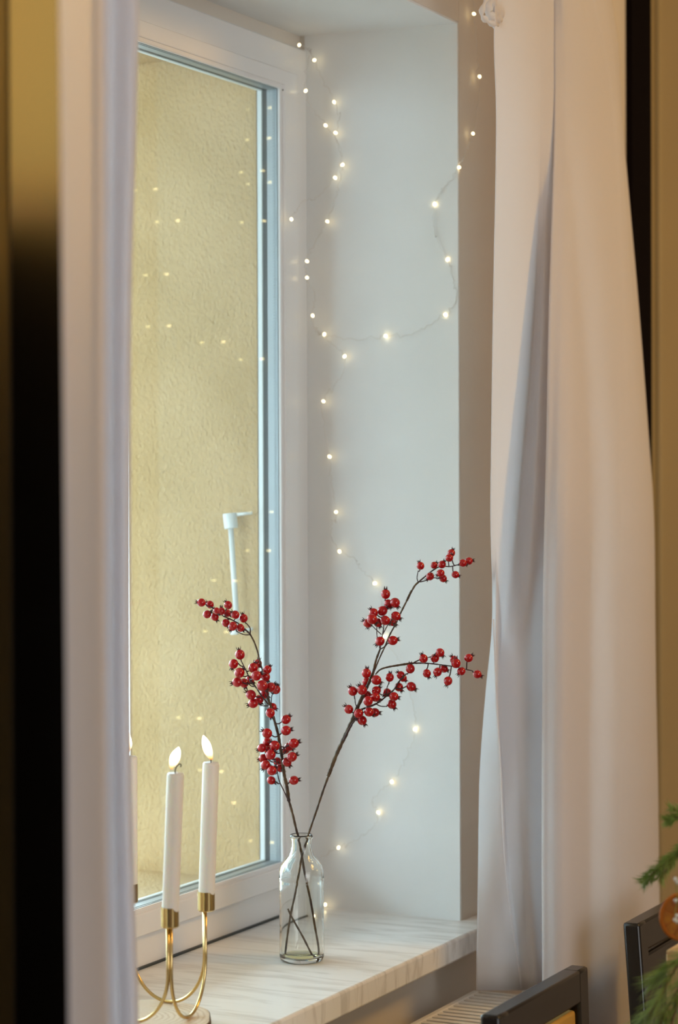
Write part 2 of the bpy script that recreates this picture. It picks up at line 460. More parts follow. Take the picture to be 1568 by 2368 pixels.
# ridges of the spacer, right side (a row of tiny beads)
rd = MB()
z = GZ0 + 0.003
while z < GZ1 - 0.003:
    rd.box((GX1 - 0.0012, 1.5785, z), (GX1 - 0.0004, 1.5880, z + 0.0022)); z += 0.0045
rb_ = obj('spacer_ridges', rd, M['spacer'], win); rb_['kind'] = 'stuff'
obj('gasket', ring((GX0 - 0.012, GZ0 - 0.012, GX1 + 0.012, GZ1 + 0.012), (GX0, GZ0, GX1, GZ1), 1.5895, 1.5975), M['gasket'], win)
obj('inner_gasket', ring((GX0 - 0.012, GZ0 - 0.012, GX1 + 0.012, GZ1 + 0.012), (GX0, GZ0, GX1, GZ1), 1.5727, 1.5768), M['spacer'], win)
obj('outer_lip', ring((GX0 - 0.08, GZ0 - 0.05, GX1 + 0.03, GZ1 + 0.06), (GX0 + 0.001, GZ0 + 0.001, GX1 - 0.001, GZ1 - 0.001), 1.5976, 1.6065), M['pvc_out'], win, bevel=0.0015)
obj('outer_frame', ring((OX0, SILL, OX1, 2.2145), (GX0 - 0.07, GZ0 - 0.045, GX1 + 0.02, GZ1 + 0.05), 1.62, 1.638), M['pvc_out'], win)
obj('head_strip', MB().box((OX0, 1.585, 2.2145), (OX1, 1.63, LZ0)), M['wall'], win)
for y in (1.5745, 1.5935):
    obj('pane', MB().box((GX0 - 0.008, y, GZ0 - 0.008), (GX1 + 0.008, y + 0.0018, GZ1 + 0.008)), M['pane'], win)
# bedding joint of dark silicone along the sill
obj('sealant', MB().box((OX0, 1.5705, SILL - 0.001), (OX1 - 0.002, 1.576, SILL + 0.003)), M['gasket'], win)
for (px, py) in ((655, 208),):
    p = on_y(px, py, 1.5625)
    obj('drain_hole', MB().tube([p, p + Vector((0, 0.0012, 0))], 0.0012, 8), M['gasket'], win)

# white bracket on the outside reveal
bx = 2.955
def bp(px, py, x=bx): return on_x(px, py, x)
br = thing('wall_bracket', 'white plastic bracket with leaning rod on the outside stucco', 'bracket', bp(532, 1200))
a0, a1 = bp(531, 1187), bp(535, 1222)
obj('cap', MB().tube([a0, a1], 0.0105, 16), M['pvc_out'], br, bevel=0.001)
obj('rod', MB().tube([bp(534, 1222), bp(549, 1462)], 0.0042, 10), M['pvc_out'], br, smooth=True)
obj('arm', MB().tube([bp(548, 1190), Vector((ox - 0.012, 1.61, bp(598, 1186).z))], 0.0024, 8), M['pvc_out'], br, smooth=True)
obj('arm', MB().tube([bp(549, 1461), Vector((ox - 0.012, 1.61, bp(598, 1455).z))], 0.0024, 8), M['pvc_out'], br, smooth=True)
obj('foot', MB().tube([bp(534, 1464), bp(550, 1463)], 0.003, 8), M['pvc_out'], br, smooth=True)

# far right: dark jamb and ochre door
def wx(px, y=WALLY): return on_y(px, 300, y).x
jx0, jx1 = wx(1447), wx(1492)
struct('trim_4', MB().box((jx0, WALLY - 0.012, 0), (jx1, 1.42, RZ1)), M['jamb'], 'dark brown vertical jamb behind the right curtain')
dm = MB().box((jx1, WALLY + 0.0, 0), (4.75, 1.36, RZ1))
d_ = struct('door_1', dm, M['ochre'], 'ochre painted door beyond the right curtain')
mx0, mx1 = wx(1513), wx(1520)
obj('moulding', MB().box((mx0, WALLY - 0.012, 0.1), (mx1, WALLY + 0.001, RZ1)), M['ochre'], d_, bevel=0.003)
obj('moulding', MB().box((wx(1524), WALLY - 0.006, 0.1), (wx(1528), WALLY + 0.001, RZ1)), M['ochre'], d_, bevel=0.002)

# dark tall glossy board at the far left, and an added unseen glow that gives it its amber sheen
ca = on_x(21, 1100, 1.52); cb = on_x(143, 1100, 1.52)
cab = thing('wooden_panel', 'tall glossy dark brown panel at far left, amber sheen at its top', 'panel', (1.53, 1.02, 0))
obj('board', MB().box((1.52, cb.y - 0.004, 0), (1.54, ca.y, 2.5)), M['lacquer'], cab, bevel=0.003)
obj('edge_strip', MB().box((1.524, ca.y + 0.001, 0), (1.545, ca.y + 0.05, 2.5)), M['olive'], cab, bevel=0.003)
cb2 = thing('added_cabinet', 'unseen dark box added to be reflected in the dark panel', 'added_cabinet', (1.12, 1.2, 0))  # added out of view so the lower board reflects something dark
obj('carcass', MB().box((0.85, 1.10, 0.0), (1.40, 1.312, 1.78)), M['darkwood'], cb2, bevel=0.004)
for x0_ in (0.856, 1.128):
    dd = obj('added_door', MB().box((x0_, 1.08, 0.05), (x0_ + 0.266, 1.0995, 1.76)), M['darkwood'], cb2, bevel=0.003)
added_lamp = thing('unseen_glow', 'unseen warm cylinder added to reflect amber in the dark panel', 'added_lamp', (1.18, 1.316, 1.95))  # added light source out of view, only its reflection shows
lz0 = 1.85
obj('glow_tube', MB().lathe([(0.078, 0.0), (0.082, 0.0), (0.082, 0.36), (0.078, 0.36)], 32, (1.18, 1.225, lz0), closed=True), M['helper_glow'], added_lamp, smooth=True)
obj('glow_arm', MB().tube([(1.18, 1.316, lz0 + 0.05), (1.18, 1.225, lz0 + 0.05), (1.18, 1.225, lz0 + 0.12)], 0.006, 10), M['brass'], added_lamp, smooth=True)
obj('glow_rose', MB().tube([(1.18, 1.317, lz0 + 0.05), (1.18, 1.306, lz0 + 0.05)], 0.03, 20), M['brass'], added_lamp)

# ------------------------------------------------------------------ curtains
def sheet(name, rows, m, parent=None, sub=6, zsub=8, thick=0.0012, skip=None, label=None):
    """rows: list of (py, [(px, Y)...]); a cloth surface through the points each row gives on the planes Y"""
    R3 = []
    for py, pts in rows:
        R3.append(crom([on_y(px, py, y) for px, y in pts], sub))
    n = len(R3[0]); nc = []
    cols = [crom([r[i] for r in R3], zsub) for i in range(n)]
    nr = len(cols[0])
    v = [cols[i][j] for j in range(nr) for i in range(n)]
    f = []
    for j in range(nr - 1):
        for i in range(n - 1):
            q = (j*n+i, j*n+i+1, (j+1)*n+i+1, (j+1)*n+i)
            if skip and skip(i / sub, (v[q[0]] + v[q[2]]) / 2): continue
            f.append(q)
    me = bpy.data.meshes.new(name); me.from_pydata([tuple(x) for x in v], [], f)
    me.materials.append(m)
    for p in me.polygons: p.use_smooth = True
    bm = bmesh.new(); bm.from_mesh(me)
    bmesh.ops.delete(bm, geom=[q for q in bm.verts if not q.link_faces], context='VERTS')
    bm.to_mesh(me); bm.free()
    o = link(name, me, parent)
    s = o.modifiers.new('thick', 'SOLIDIFY'); s.thickness = thick; s.offset = 0
    return o

# right curtain: control columns   0 left edge,1,2 hem,3 crest B,4,5 recess,6 under fold,7 fold C,8,9,10,11 crease E,12,13 edge
def crow(py, L, hem, B, C, E, Rt, k=1.0):
    # t: how much the left flap turns to the window (lower half); g: how deep the fold is (grows downwards)
    t = min(1, max(0, (py - 1300) / 330)); g = min(1, max(0, (py - 250) / 900))
    q = min(1, (E - C) / 150)
    yl = 1.192 + 0.042 * t; yb = 1.208 - 0.014 * t
    yc = 1.201 - 0.037 * g; yf = 1.198 - 0.063 * g
    return (py, [(L, yl), (L + 0.45*(hem-L), 0.5*(yl + 1.194)), (hem, 1.194), (0.5*(hem+B), 0.5 * (1.194 + yb)), (B - 4, yb), (B + 0.30*(C-B), yb + 0.35*(yc-yb)), (B + 0.65*(C-B), yb + 0.8*(yc-yb)), (C + 9*g - 4*(1-g), yc),
                 (C + 5*g - 2*(1-g), 0.5*(yc+yf) - 0.004*g), (C, yf), (C + 13*q, yf - 0.004 - 0.005*g), (C + 34*q, yf - 0.010 - 0.012*g), (C + 60*q, yf - 0.014 - 0.017*g), (0.5*(C+E) + 20*q, yf - 0.016 - 0.014*g), (E - 34*q, yf - 0.016 - 0.008*g), (E - 12 + 4*g, yf - 0.0150), (E + 8 - 3*g, yf - 0.0150), (E + 16 + 8*g, yf - 0.016),
                 (0.5*(E+Rt) + 10, yf - 0.012), (Rt - 8, yf), (Rt, yf + 0.02)])
rows = [crow(-260, 1140, 1168, 1240, 1282, 1345, 1392),
        crow(0, 1144, 1172, 1246, 1285, 1362, 1415),
        crow(110, 1143, 1172, 1248, 1285, 1385, 1430),
        crow(300, 1148, 1176, 1246, 1284, 1410, 1441),
        crow(700, 1141, 1170, 1234, 1271, 1428, 1476),
        crow(1000, 1137, 1160, 1212, 1265, 1435, 1499),
        crow(1200, 1135, 1155, 1196, 1260, 1437, 1512),
        crow(1430, 1139, 1148, 1172, 1256, 1437, 1515),
        crow(1600, 1124, 1146, 1156, 1255, 1438, 1517),
        crow(1790, 1110, 1157, 1168, 1254, 1436, 1521),
        crow(2015, 1106, 1168, 1184, 1254, 1433, 1524),
        crow(2290, 1101, 1200, 1212, 1255, 1437, 1528),
        crow(2700, 1098, 1215, 1228, 1256, 1437, 1532),
        crow(3300, 1096, 1215, 1228, 1256, 1437, 1534)]
rc = thing('curtain', 'white floor length curtain hanging right of the window', 'curtain', (3.1, 1.18, 0.3), 'white curtains at the window')
radz = on_y(1094, 2289, 1.262).z + 0.004
sheet('curtain_cloth', rows, M['curtain'], rc, skip=lambda u, p: u < 8 and p.z < radz)
# stitched hem line down the left flap
hl = []
for py, px in ((1432, 1141), (1627, 1148), (1789, 1158), (2015, 1170), (2285, 1206)):
    hl.append(on_y(px, py, 1.184))
obj('hem', MB().tube(crom(hl, 6), 0.0011, 6), M['curtain'], rc, smooth=True)
# bunched gather at the top left
rf = MB()
for k, (pp, rr) in enumerate([([(1150, -60), (1128, -10), (1114, 30), (1128, 50), (1150, 58)], 0.0048), ([(1152, -60), (1140, -10), (1127, 26), (1142, 42), (1156, 46)], 0.0075),
                              ([(1158, -60), (1148, -20), (1136, 14), (1150, 34), (1160, 30)], 0.0075), ([(1150, 20), (1136, 34), (1140, 56), (1152, 60)], 0.006)]):
    c = crom([on_y(x, y, 1.193 + 0.002*k) for x, y in pp], 6)
    rf.tube(c, [rr * (0.7 + 0.3*math.sin(i*1.3)) for i in range(len(c))], 10)
obj('gather', rf, M['curtain'], rc, smooth=True)

def lrow(py, l, fo, r):
    D = [(l, 1.60), (l + 10, 1.61), (l + 34, 1.66), (fo - 22, 1.74), (fo - 4, 1.88), (fo + 5, 2.06), (fo + 30, 2.112), (r - 22, 2.104), (r - 12, 2.104), (r - 6, 2.115), (r, 2.15)]
    return (py, [(px, at_d(px, py, d).y) for px, d in D])
rowsl = [lrow(-300, 136, 222, 322), lrow(0, 138, 223, 320), lrow(300, 141, 224, 314), lrow(700, 145, 224, 303), lrow(1200, 150, 225, 301), lrow(1700, 155, 228, 302),
         lrow(2100, 158, 232, 311), lrow(2400, 161, 236, 320), lrow(3000, 164, 238, 324), lrow(4400, 168, 240, 326)]
lc = thing('curtain', 'white curtain bunched left of the window, close and blurred', 'curtain', (1.7, 1.05, 0.1), 'white curtains at the window')
sheet('curtain_cloth', rowsl, M['sheer'], lc, zsub=6)
lh = crom([on_y(px - 14, py, at_d(px - 14, py, 2.13).y) for py, px in ((-300, 322), (300, 314), (700, 303), (1200, 302), (1700, 308), (2400, 320), (3000, 324))], 5)

# ------------------------------------------------------------------ radiator
radY0, radY1 = 1.262, 1.160
pr = on_y(1094, 2289, radY0); rz = pr.z; rx1 = pr.x; rx0 = 1.9
rad = thing('radiator', 'white panel radiator with slatted top grille under the marble sill', 'radiator', (2.5, 1.2, 0.1))
obj('front_panel', MB().box((rx0, radY1, 0.12), (rx1, radY1 + 0.012, rz)), M['radiator'], rad, bevel=0.003)
obj('back_panel', MB().box((rx0, radY0 - 0.012, 0.12), (rx1, radY0, rz)), M['radiator'], rad, bevel=0.003)
obj('end_cap', MB().box((rx1 - 0.008, radY1 + 0.012, 0.12), (rx1, radY0 - 0.012, rz)), M['radiator'], rad)
obj('end_cap', MB().box((rx0, radY1 + 0.012, 0.12), (rx0 + 0.008, radY0 - 0.012, rz)), M['radiator'], rad)
smesh = MB().box((-0.0055, radY1 + 0.010, -0.004), (0.0055, radY0 - 0.010, 0.0)).mesh('slat', M['radiator'])
x = rx1 - 0.018
while x > rx0 + 0.02:
    s = link('slat', smesh, rad, (x, 0, rz - 0.001)); x -= 0.0185
pv = on_z(1236, 2290, rz)
vlv = on_y(1232, 2292, 1.20)
obj('valve', MB().tube([(rx1, 1.195, rz - 0.035), (vlv.x - 0.01, 1.195, rz - 0.035), (vlv.x, 1.195, rz - 0.02)], 0.012, 14), M['radiator'], rad, smooth=True)
vb = on_y(1225, 2297, 1.195); vc = on_y(1234, 2285, 1.195)
obj('valve_head', MB().tube([vb - Vector((0.03, 0, 0.04)), vb, vb + Vector((0.004, 0, 0.006))], [0.012, 0.011, 0.009], 16), M['radiator'], rad, smooth=True)
obj('valve_cap', MB().tube([vb + Vector((0.004, 0, 0.006)), vb + Vector((0.006, 0, 0.009))], 0.0095, 16), M['black'], rad)

# ------------------------------------------------------------------ bottle
bb = on_z(698, 2221, SILL); bd = (bb - CAM).dot(FWD)
k = bd / FPX
def hz(py):  # height above the sill at the bottle's axis
    return on_y(698, py, bb.y).z - SILL
rB = 52.5 * k
bot = thing('glass_bottle', 'clear glass bottle with rim and shoulder ring holding berry branches', 'bottle', bb)
Hs = hz(2031); Hn = hz(1968); Hr = hz(1929)
outp = [(0.0, 0.0005), (rB*0.80, 0.0), (rB*0.93, 0.0015), (rB*0.985, 0.006), (rB*0.985, Hs-0.006), (rB*1.0, Hs-0.003), (rB*1.015, Hs-0.001), (rB*1.0, Hs+0.0012), (rB*0.985, Hs+0.003),
        (rB*0.975, Hs+0.010), (rB*0.90, Hs+0.018), (rB*0.74, Hs+0.025), (rB*0.56, Hs+0.031), (rB*0.47, Hn+0.002), (rB*0.445, Hn+0.008), (rB*0.44, Hr-0.010), (rB*0.45, Hr-0.007), (rB*0.50, Hr-0.005),
        (rB*0.51, Hr-0.0025), (rB*0.495, Hr-0.0005), (rB*0.47, Hr)]
t = 0.0022
inp = [(rB*0.41, Hr-0.001), (rB*0.375, Hr-0.006), (rB*0.37, Hn+0.008), (rB*0.40, Hn), (rB*0.50, Hs+0.0285), (rB*0.68, Hs+0.022), (rB*0.84, Hs+0.015), (rB*0.905, Hs+0.008), (rB*0.915, Hs), (rB*0.915, 0.011), (rB*0.86, 0.0065), (rB*0.5, 0.0055), (0.0, 0.0065)]
# prongs: closed profile
bm_ = MB(); bm_.lathe(outp + inp, 64, (0, 0, 0), closed=False)
me = bm_.mesh('glass_body', M['bottle'], True)
link('glass_body', me, bot, bb)
# thin yellowish film of old water in the base
rs = MB(); rs.lathe([(0, 0.0068), (rB*0.84, 0.0068), (rB*0.86, 0.0075), (rB*0.84, 0.0085), (0, 0.0085)], 40)
wm = mat('water_residue', (0.86, 0.84, 0.50), 0.0); wm.node_tree.nodes['Principled BSDF'].inputs['Transmission Weight'].default_value = 1.0
wm.node_tree.nodes['Principled BSDF'].inputs['IOR'].default_value = 1.2
link('residue', rs.mesh('residue', wm, True), bot, bb)

# ------------------------------------------------------------------ berry branches
def icos(r, sub=3):
    bm = bmesh.new(); bmesh.ops.create_icosphere(bm, subdivisions=sub, radius=r)
    me = bpy.data.meshes.new('berry'); bm.to_mesh(me); bm.free()
    for p in me.polygons: p.use_smooth = True
    me.materials.append(M['berry']); return me
BR = 0.00665
berry_me = icos(BR)
for v_ in berry_me.vertices:                      # slightly longer than wide, dimple at the calyx end
    v_.co.z *= 1.05
# calyx: a ragged crown of five to six pointed sepals
cm = MB()
for q in range(6):
    a = q * math.pi / 3 + 0.2; rr = BR
    lean = 0.45 + 0.35 * ((q * 37) % 5) / 5
    d_ = Vector((math.cos(a), math.sin(a), 0)); s_ = Vector((-math.sin(a), math.cos(a), 0))
    b0 = d_ * rr * 0.24 + Vector((0, 0, rr * 0.98))
    tip = d_ * rr * (0.3 + lean * 0.42) + Vector((0, 0, rr * (1.55 + 0.12 * (q % 3))))
    mid = d_ * rr * 0.44 + Vector((0, 0, rr * 1.22))
    cm.add([b0 - s_*rr*0.17, b0 + s_*rr*0.17, mid + s_*rr*0.12, mid - s_*rr*0.12, tip, b0 + d_*rr*0.12 - Vector((0,0,rr*0.05))],
           [(0,1,2,3), (3,2,4), (0,3,5), (1,5,2), (3,4,5), (2,5,4)])
cm.tube([(0,0,BR*0.92), (0,0,BR*1.12)], [BR*0.30, BR*0.34], 8)
calyx_me = cm.mesh('calyx', M['calyx'])

def spray(label, stems, berries, scale, off, dfun, main, loc, rad_big=10.2):
    """stems: list of (list of pixel points, start radius px, end radius px, material); berries: zoomed pixel list (x, y[, depth shift])"""
    t = thing('berry_branch', label, 'branch', loc, 'berry branches in the bottle')
    skel = []
    for pts, r0, r1, mm, nm in stems:
        P = [at_d(px, py, dfun(px, py) + dz) for px, py, dz in pts]
        c = crom(P, 8); n = len(c)
        rads = [(r0 + (r1 - r0) * i / (n - 1)) * bd / FPX * (1 + 0.10 * math.sin(i * 2.1) + 0.07 * math.sin(i * 5.3)) for i in range(n)]
        obj(nm, MB().tube(c, rads, 10), M[mm], t, smooth=True)
        if nm != 'stem_end': skel += [(p, rads[i]) for i, p in enumerate(c)]
    B = []
    for e in berries:
        px = off[0] + e[0] / scale; py = off[1] + e[1] / scale
        dz = e[2] if len(e) > 2 else 0
        B.append([px, py, dfun(px, py) + dz * 0.010 + R.uniform(-0.007, 0.003) - 0.002, e])
    for it in range(120):
        for i in range(len(B)):
            for j in range(i):
                a = at_d(*B[i][:3]); b = at_d(*B[j][:3]); dd = (a - b).length
                if dd < BR * 2.06:
                    s_ = 0.0012 if B[i][2] >= B[j][2] else -0.0012
                    B[i][2] += s_; B[j][2] -= s_
        for i in range(len(B)):
            a = at_d(*B[i][:3])
            for (p, r) in skel[::2]:
                if (a - p).length < BR * 0.98 + r:
                    B[i][2] += -0.0006 if B[i][2] <= (p - CAM).dot(FWD) else 0.0006
    tw = MB()
    for px, py, d, e in B:
        c = at_d(px, py, d)
        # attach point on the skeleton: near, and a little below
        best = None
        for (p, r) in skel:
            dist = (p - c).length
            cost = dist + 0.7 * max(0, p.z - c.z + 0.004) + (0.03 if dist < BR * 1.15 else 0)
            if best is None or cost < best[0]: best = (cost, p)
        ap = best[1]
        dirn = (c - ap)
        if len(e) > 3: ax = (at_d(px + e[3], py + e[4], d - 0.0002 * 0) - c).normalized()
        else:
            ax = (dirn.normalized() + Vector((R.uniform(-.5, .5), R.uniform(-.5, .5), R.uniform(-.35, .6))) * 0.8).normalized()
        o = link('berry', berry_me, t, c)
        s_ = R.uniform(0.93, 1.04)
        if len(e) > 5: s_ = e[5]
        o.scale = (s_,) * 3
        o.rotation_mode = 'QUATERNION'; o.rotation_quaternion = ax.to_track_quat('Z', 'Y')
        k_ = bpy.data.objects.new('calyx', calyx_me); sc.collection.objects.link(k_); k_.parent = o
        base = c - (ax * 0.45 + dirn.normalized()).normalized() * BR * 0.92
        mid = (ap + base) / 2 + Vector((0, 0, -0.12 * dirn.length))
        cc = crom([ap, mid, base], 5)
        obj('stalk', MB().tube(cc, 0.00085, 6), M['twig'], t, smooth=True)
    return t

# left spray (zoomed crop 440,1360 at 4.736)
LB = [(122,158,0,-9,-1,.86), (215,180,.3,-6,-4,.82), (185,287,-.3,5,-3,.84), (268,315,.4,4,6,.84), (288,248,-.6,-1,-1,.7), (340,252,.4,0,-6,.78), (415,185,0,-6,-8,.84), (405,275,.8,3,2,.8), (493,292,-.5,-4,-3,.88),
      (583,330,-.2,-2,-9,.9), (390,382,.3,2,3,.84), (465,417,-.5,-3,5,.92), (548,435,.5,4,3,.84),
      (545,728,0,-2,-9,1.02), (475,830,0,-1,3,.98), (540,928,-.4,2,-2,1.04), (515,1030,.2,-9,2,1.02), (590,1040,.9,2,8,.95), (690,872,-.2,3,-8,1.02), (738,828,1,2,-7,.9), (845,893,.5,4,-6,.88),
      (725,958,-.9,2,-1,1.04), (825,970,.3,2,4,.95), (790,1068,-1.2,3,3,1.12), (885,1085,-.3,4,-3,.98), (940,1112,.3,3,-9,.92), (665,1168,-.2,-4,-3,1.02), (690,1262,-.2,-8,3,1.0), (755,1220,.6,2,4,.92),
      (655,1005,1.4,2,2,.9), (815,1160,1.0,3,3,.95), (905,1300,1.1,3,2,.8), (877,1367,-.6,1,4,.96),
      (1050,1438,0,3,-3,.98), (1050,1560,-.3,9,-2,1.02), (842,1590,-.2,-8,-5,1.04), (845,1690,.8,3,3,.98), (785,1750,.2,-4,2,.9), (925,1725,-.9,-3,-3,1.06), (850,1765,1.2,3,3,.92), (880,1825,-1.0,3,-2,1.04),
      (800,1865,.4,-8,2,.92), (825,1937,-.4,-2,3,.98), (895,1998,-.6,3,-3,1.0), (955,1900,1.2,3,3,.9), (985,1970,1.4,3,3,.85), (888,2105,.2,5,3,.88), (1135,1700,-.2,9,-3,1.04), (1082,1738,.6,3,2,.9),
      (1045,1772,.9,-3,2,.84), (1115,1848,-.4,8,-4,1.02), (1060,1905,.5,3,4,.95), (1135,2105,0,8,-1,.96)]
def dl(px, py):                       # the left branch leans a little towards the room as it rises
    return bd - 0.0 + (1925 - py) * -0.00003
def zp(l, scale, off, dz=0): return [(off[0] + a / scale, off[1] + b / scale, dz) for a, b in l]
O4 = (440, 1360); S4 = 4.736
Lst = [
    ([(658, 2212, 0.008), (663, 2165, 0.006), (672, 2115, 0.004), (681, 2072, 0.0), (690, 2025, -0.002), (698, 1980, -0.004), (713, 1932, 0), (716, 1922, 0)], 2.3, 2.6, 'stem', 'stem_end'),
] if False else []
S_left = [
    ([(666, 2100, -0.004), (674, 2118, -0.004), (700, 2165, -0.008), (722, 2208, -0.010), (732, 2217, -0.010), (737, 2205, -0.008), (736, 2185, -0.006), (728, 2140, -0.004), (718, 2080, -0.002), (706, 2025, 0.0),
      (697, 1975, 0.003), (690, 1935, 0.002), (686, 1922, 0.0), (676, 1880, 0), (668, 1852, 0)], 2.2, 3.0, 'stem', 'stem'),
    ([(668, 1852, 0)] + zp([(1055,2160), (1030,2050), (1012,1900), (988,1750), (962,1600), (918,1440), (880,1290), (850,1200)], S4, O4), 4.2, 2.8, 'stem', 'stem'),
    (zp([(1075,2330), (1030,2230), (975,2110), (950,1990), (935,1880)], S4, O4, -0.004), 1.4, 1.2, 'twig', 'twig'),
    (zp([(860,1260), (850,1150), (820,1000), (785,880), (760,790), (735,690), (700,590), (655,505)], S4, O4, 0.004), 1.6, 2.0, 'stem', 'twig'),
    (zp([(655,505), (600,450), (530,390), (440,340), (360,305), (280,235), (200,195)], S4, O4, 0.0), 2.0, 1.0, 'twig', 'twig'),
    (zp([(655,510), (590,510), (520,480)], S4, O4, 0.002), 1.2, 1.0, 'twig', 'twig'),
    (zp([(655,505), (655,440), (615,385)], S4, O4, 0.002), 1.6, 1.2, 'twig', 'twig'),
    (zp([(855,1275), (790,1190), (720,1090), (650,980), (600,880), (560,800)], S4, O4, -0.004), 1.8, 1.2, 'twig', 'twig'),
    (zp([(885,1310), (890,1200), (905,1150)], S4, O4, 0.002), 1.2, 1.0, 'twig', 'twig'),
    (zp([(855,1290), (800,1290), (745,1270)], S4, O4, 0), 1.2, 1.0, 'twig', 'twig'),
]
spray('artificial red berry branch leaning left from the glass bottle', S_left, LB, S4, O4, dl, None, bb + Vector((0, 0, 0.17)))

# right spray (zoomed crop 780,1240 at 4.355)
RB_ = [(838,298,0,-3,-9,.80), (975,292,.5,3,-3,.72), (1055,285,-.3,2,-3,.80), (1148,170,.3,3,-7,.80), (1128,218,-.5,2,-3,.80), (1040,372,-.5,-3,2,.80), (1065,425,.5,7,6,.80), (935,405,.3,-3,3,.82), (1190,387,0,5,2,.76),
       (1265,270,-.3,4,2,.80), (1325,250,.2,9,-1,.80),
       (487,583,0,0,-9,.98), (583,670,-.3,2,3,1.0), (515,680,.9,2,3,.9), (365,770,.3,-3,-4,.92), (455,752,-.5,3,-2,1.02), (350,835,-.8,3,3,1.06), (305,875,.4,-8,-5,.92), (318,880,1.2,-2,7,.85), (410,870,.4,2,4,.9),
       (483,848,-.5,3,2,.98), (590,805,-.1,8,5,.98), (560,865,.9,3,3,.85), (430,1058,0,-2,2,.96), (560,1050,0,9,-2,.98),
       (1035,1172,.2,4,5,.90), (868,1232,.3,-2,-5,.90), (983,1228,-.4,4,-6,.90), (735,1335,-.2,0,-8,.94), (902,1382,0,2,4,.86), (1010,1368,-.3,-2,4,.90), (1075,1335,.6,6,3,.82), (1115,1458,0,-3,9,.90), (1175,1245,.3,-2,-3,.84),
       (1195,1280,-.6,0,-3,.98), (1323,1227,0,4,-3,.88), (1250,1360,.2,-3,3,.86), (1410,1390,0,8,4,.88),
       (293,1380,0,1,-8,.98), (295,1465,.9,-2,3,.88), (393,1448,-.3,3,2,1.02), (528,1422,0,1,-9,.88), (640,1400,.2,-3,-3,.86), (662,1428,.9,3,3,.8), (155,1560,0,-5,-8,.98), (250,1548,-.6,-2,-3,1.04), (393,1555,.3,3,-3,.94),
       (383,1620,-.7,3,2,.96), (310,1660,-.9,0,5,1.0), (500,1575,.6,-3,3,.88), (620,1520,.5,3,4,.9), (745,1515,-.2,3,2,.98), (570,1615,-.3,8,2,.94), (550,1692,.3,2,3,.96), (115,1743,0,-3,-3,.94), (215,1785,-.5,-2,4,.98),
       (320,1770,-.7,3,2,.98), (378,1775,.4,9,1,.95), (250,1855,.3,5,8,.98), (300,1600,.9,2,2,.9)]
O5 = (780, 1240); S5 = 4.355
def dr(px, py): return bd - 0.004 + (px - 700) * -0.00003
S_right = [
    ([(658, 2213, 0.010), (664, 2165, 0.008), (672, 2115, 0.006), (682, 2068, 0.004), (691, 2020, 0.002), (699, 1978, -0.001), (714, 1928, 0), (718, 1915, 0), (735, 1865, 0), (750, 1820, 0), (762, 1788, 0)], 2.4, 2.6, 'stem', 'stem'),
    ([(759, 1795, 0), (766, 1776, 0), (780, 1740, 0), (798, 1702, 0), (812, 1672, 0), (828, 1640, 0)], 4.2, 5.0, 'stem', 'stem'),
    (zp([(150,1850), (215,1700), (280,1560), (330,1450), (362,1370), (390,1250), (430,1140)], S5, O5, 0.0), 4.6, 2.2, 'stem', 'stem'),
    (zp([(60,2060), (130,1920), (190,1840), (260,1740)], S5, O5, -0.006), 1.8, 1.6, 'twig', 'twig'),
    (zp([(430,1140), (400,1000), (400,900)], S5, O5, 0.002), 1.2, 1.0, 'twig', 'twig'),
    (zp([(430,1140), (455,1000), (470,880), (475,680)], S5, O5, 0.004), 1.6, 1.2, 'twig', 'twig'),
    (zp([(455,995), (500,910), (540,850)], S5, O5, 0.002), 1.2, 1.0, 'twig', 'twig'),
    (zp([(445,990), (390,940), (350,900)], S5, O5, 0.002), 1.2, 1.0, 'twig', 'twig'),
    (zp([(430,1140), (480,1110), (510,1075)], S5, O5, 0.0), 1.4, 1.2, 'twig', 'twig'),
    (zp([(365,1380), (420,1240), (480,1110), (530,990), (590,880), (640,770), (700,650), (740,570), (780,500), (818,462)], S5, O5, 0.008), 1.6, 2.2, 'stem', 'stem'),
    (zp([(700,650), (730,585), (750,545)], S5, O5, 0.008), 2.8, 2.4, 'stem', 'stem'),
    (zp([(818,462), (880,410), (960,345), (1040,305), (1140,305), (1210,288)], S5, O5, 0.004), 1.8, 1.2, 'twig', 'twig'),
    (zp([(818,462), (880,450), (975,420), (1000,425)], S5, O5, 0.006), 1.4, 1.0, 'twig', 'twig'),
    (zp([(815,462), (803,420), (815,350)], S5, O5, 0.004), 1.2, 1.0, 'twig', 'twig'),
    (zp([(385,1392), (430,1345), (500,1320), (600,1302), (690,1288), (760,1280)], S5, O5, 0.0), 1.6, 2.8, 'stem', 'stem'),
    (zp([(760,1280), (850,1278), (960,1285), (1080,1300), (1190,1315), (1290,1340), (1360,1355)], S5, O5, 0.0), 1.8, 1.1, 'twig', 'twig'),
    (zp([(750,1285), (830,1245), (930,1218)], S5, O5, 0.0), 1.6, 1.1, 'twig', 'twig'),
    (zp([(235,1745), (330,1715), (420,1670), (500,1605), (570,1545), (620,1465), (695,1385)], S5, O5, -0.004), 2.2, 1.6, 'twig', 'twig'),
    (zp([(490,1600), (500,1530), (515,1490)], S5, O5, -0.004), 1.3, 1.0, 'twig', 'twig'),
    (zp([(390,1690), (440,1712), (495,1715)], S5, O5, -0.002), 1.3, 1.0, 'twig', 'twig'),
    (zp([(205,1740), (185,1690), (178,1640)], S5, O5, -0.002), 1.3, 1.0, 'twig', 'twig'),
]
spray('artificial red berry branch leaning right from the glass bottle', S_right, RB_, S5, O5, dr, None, bb + Vector((0, 0, 0.175)))

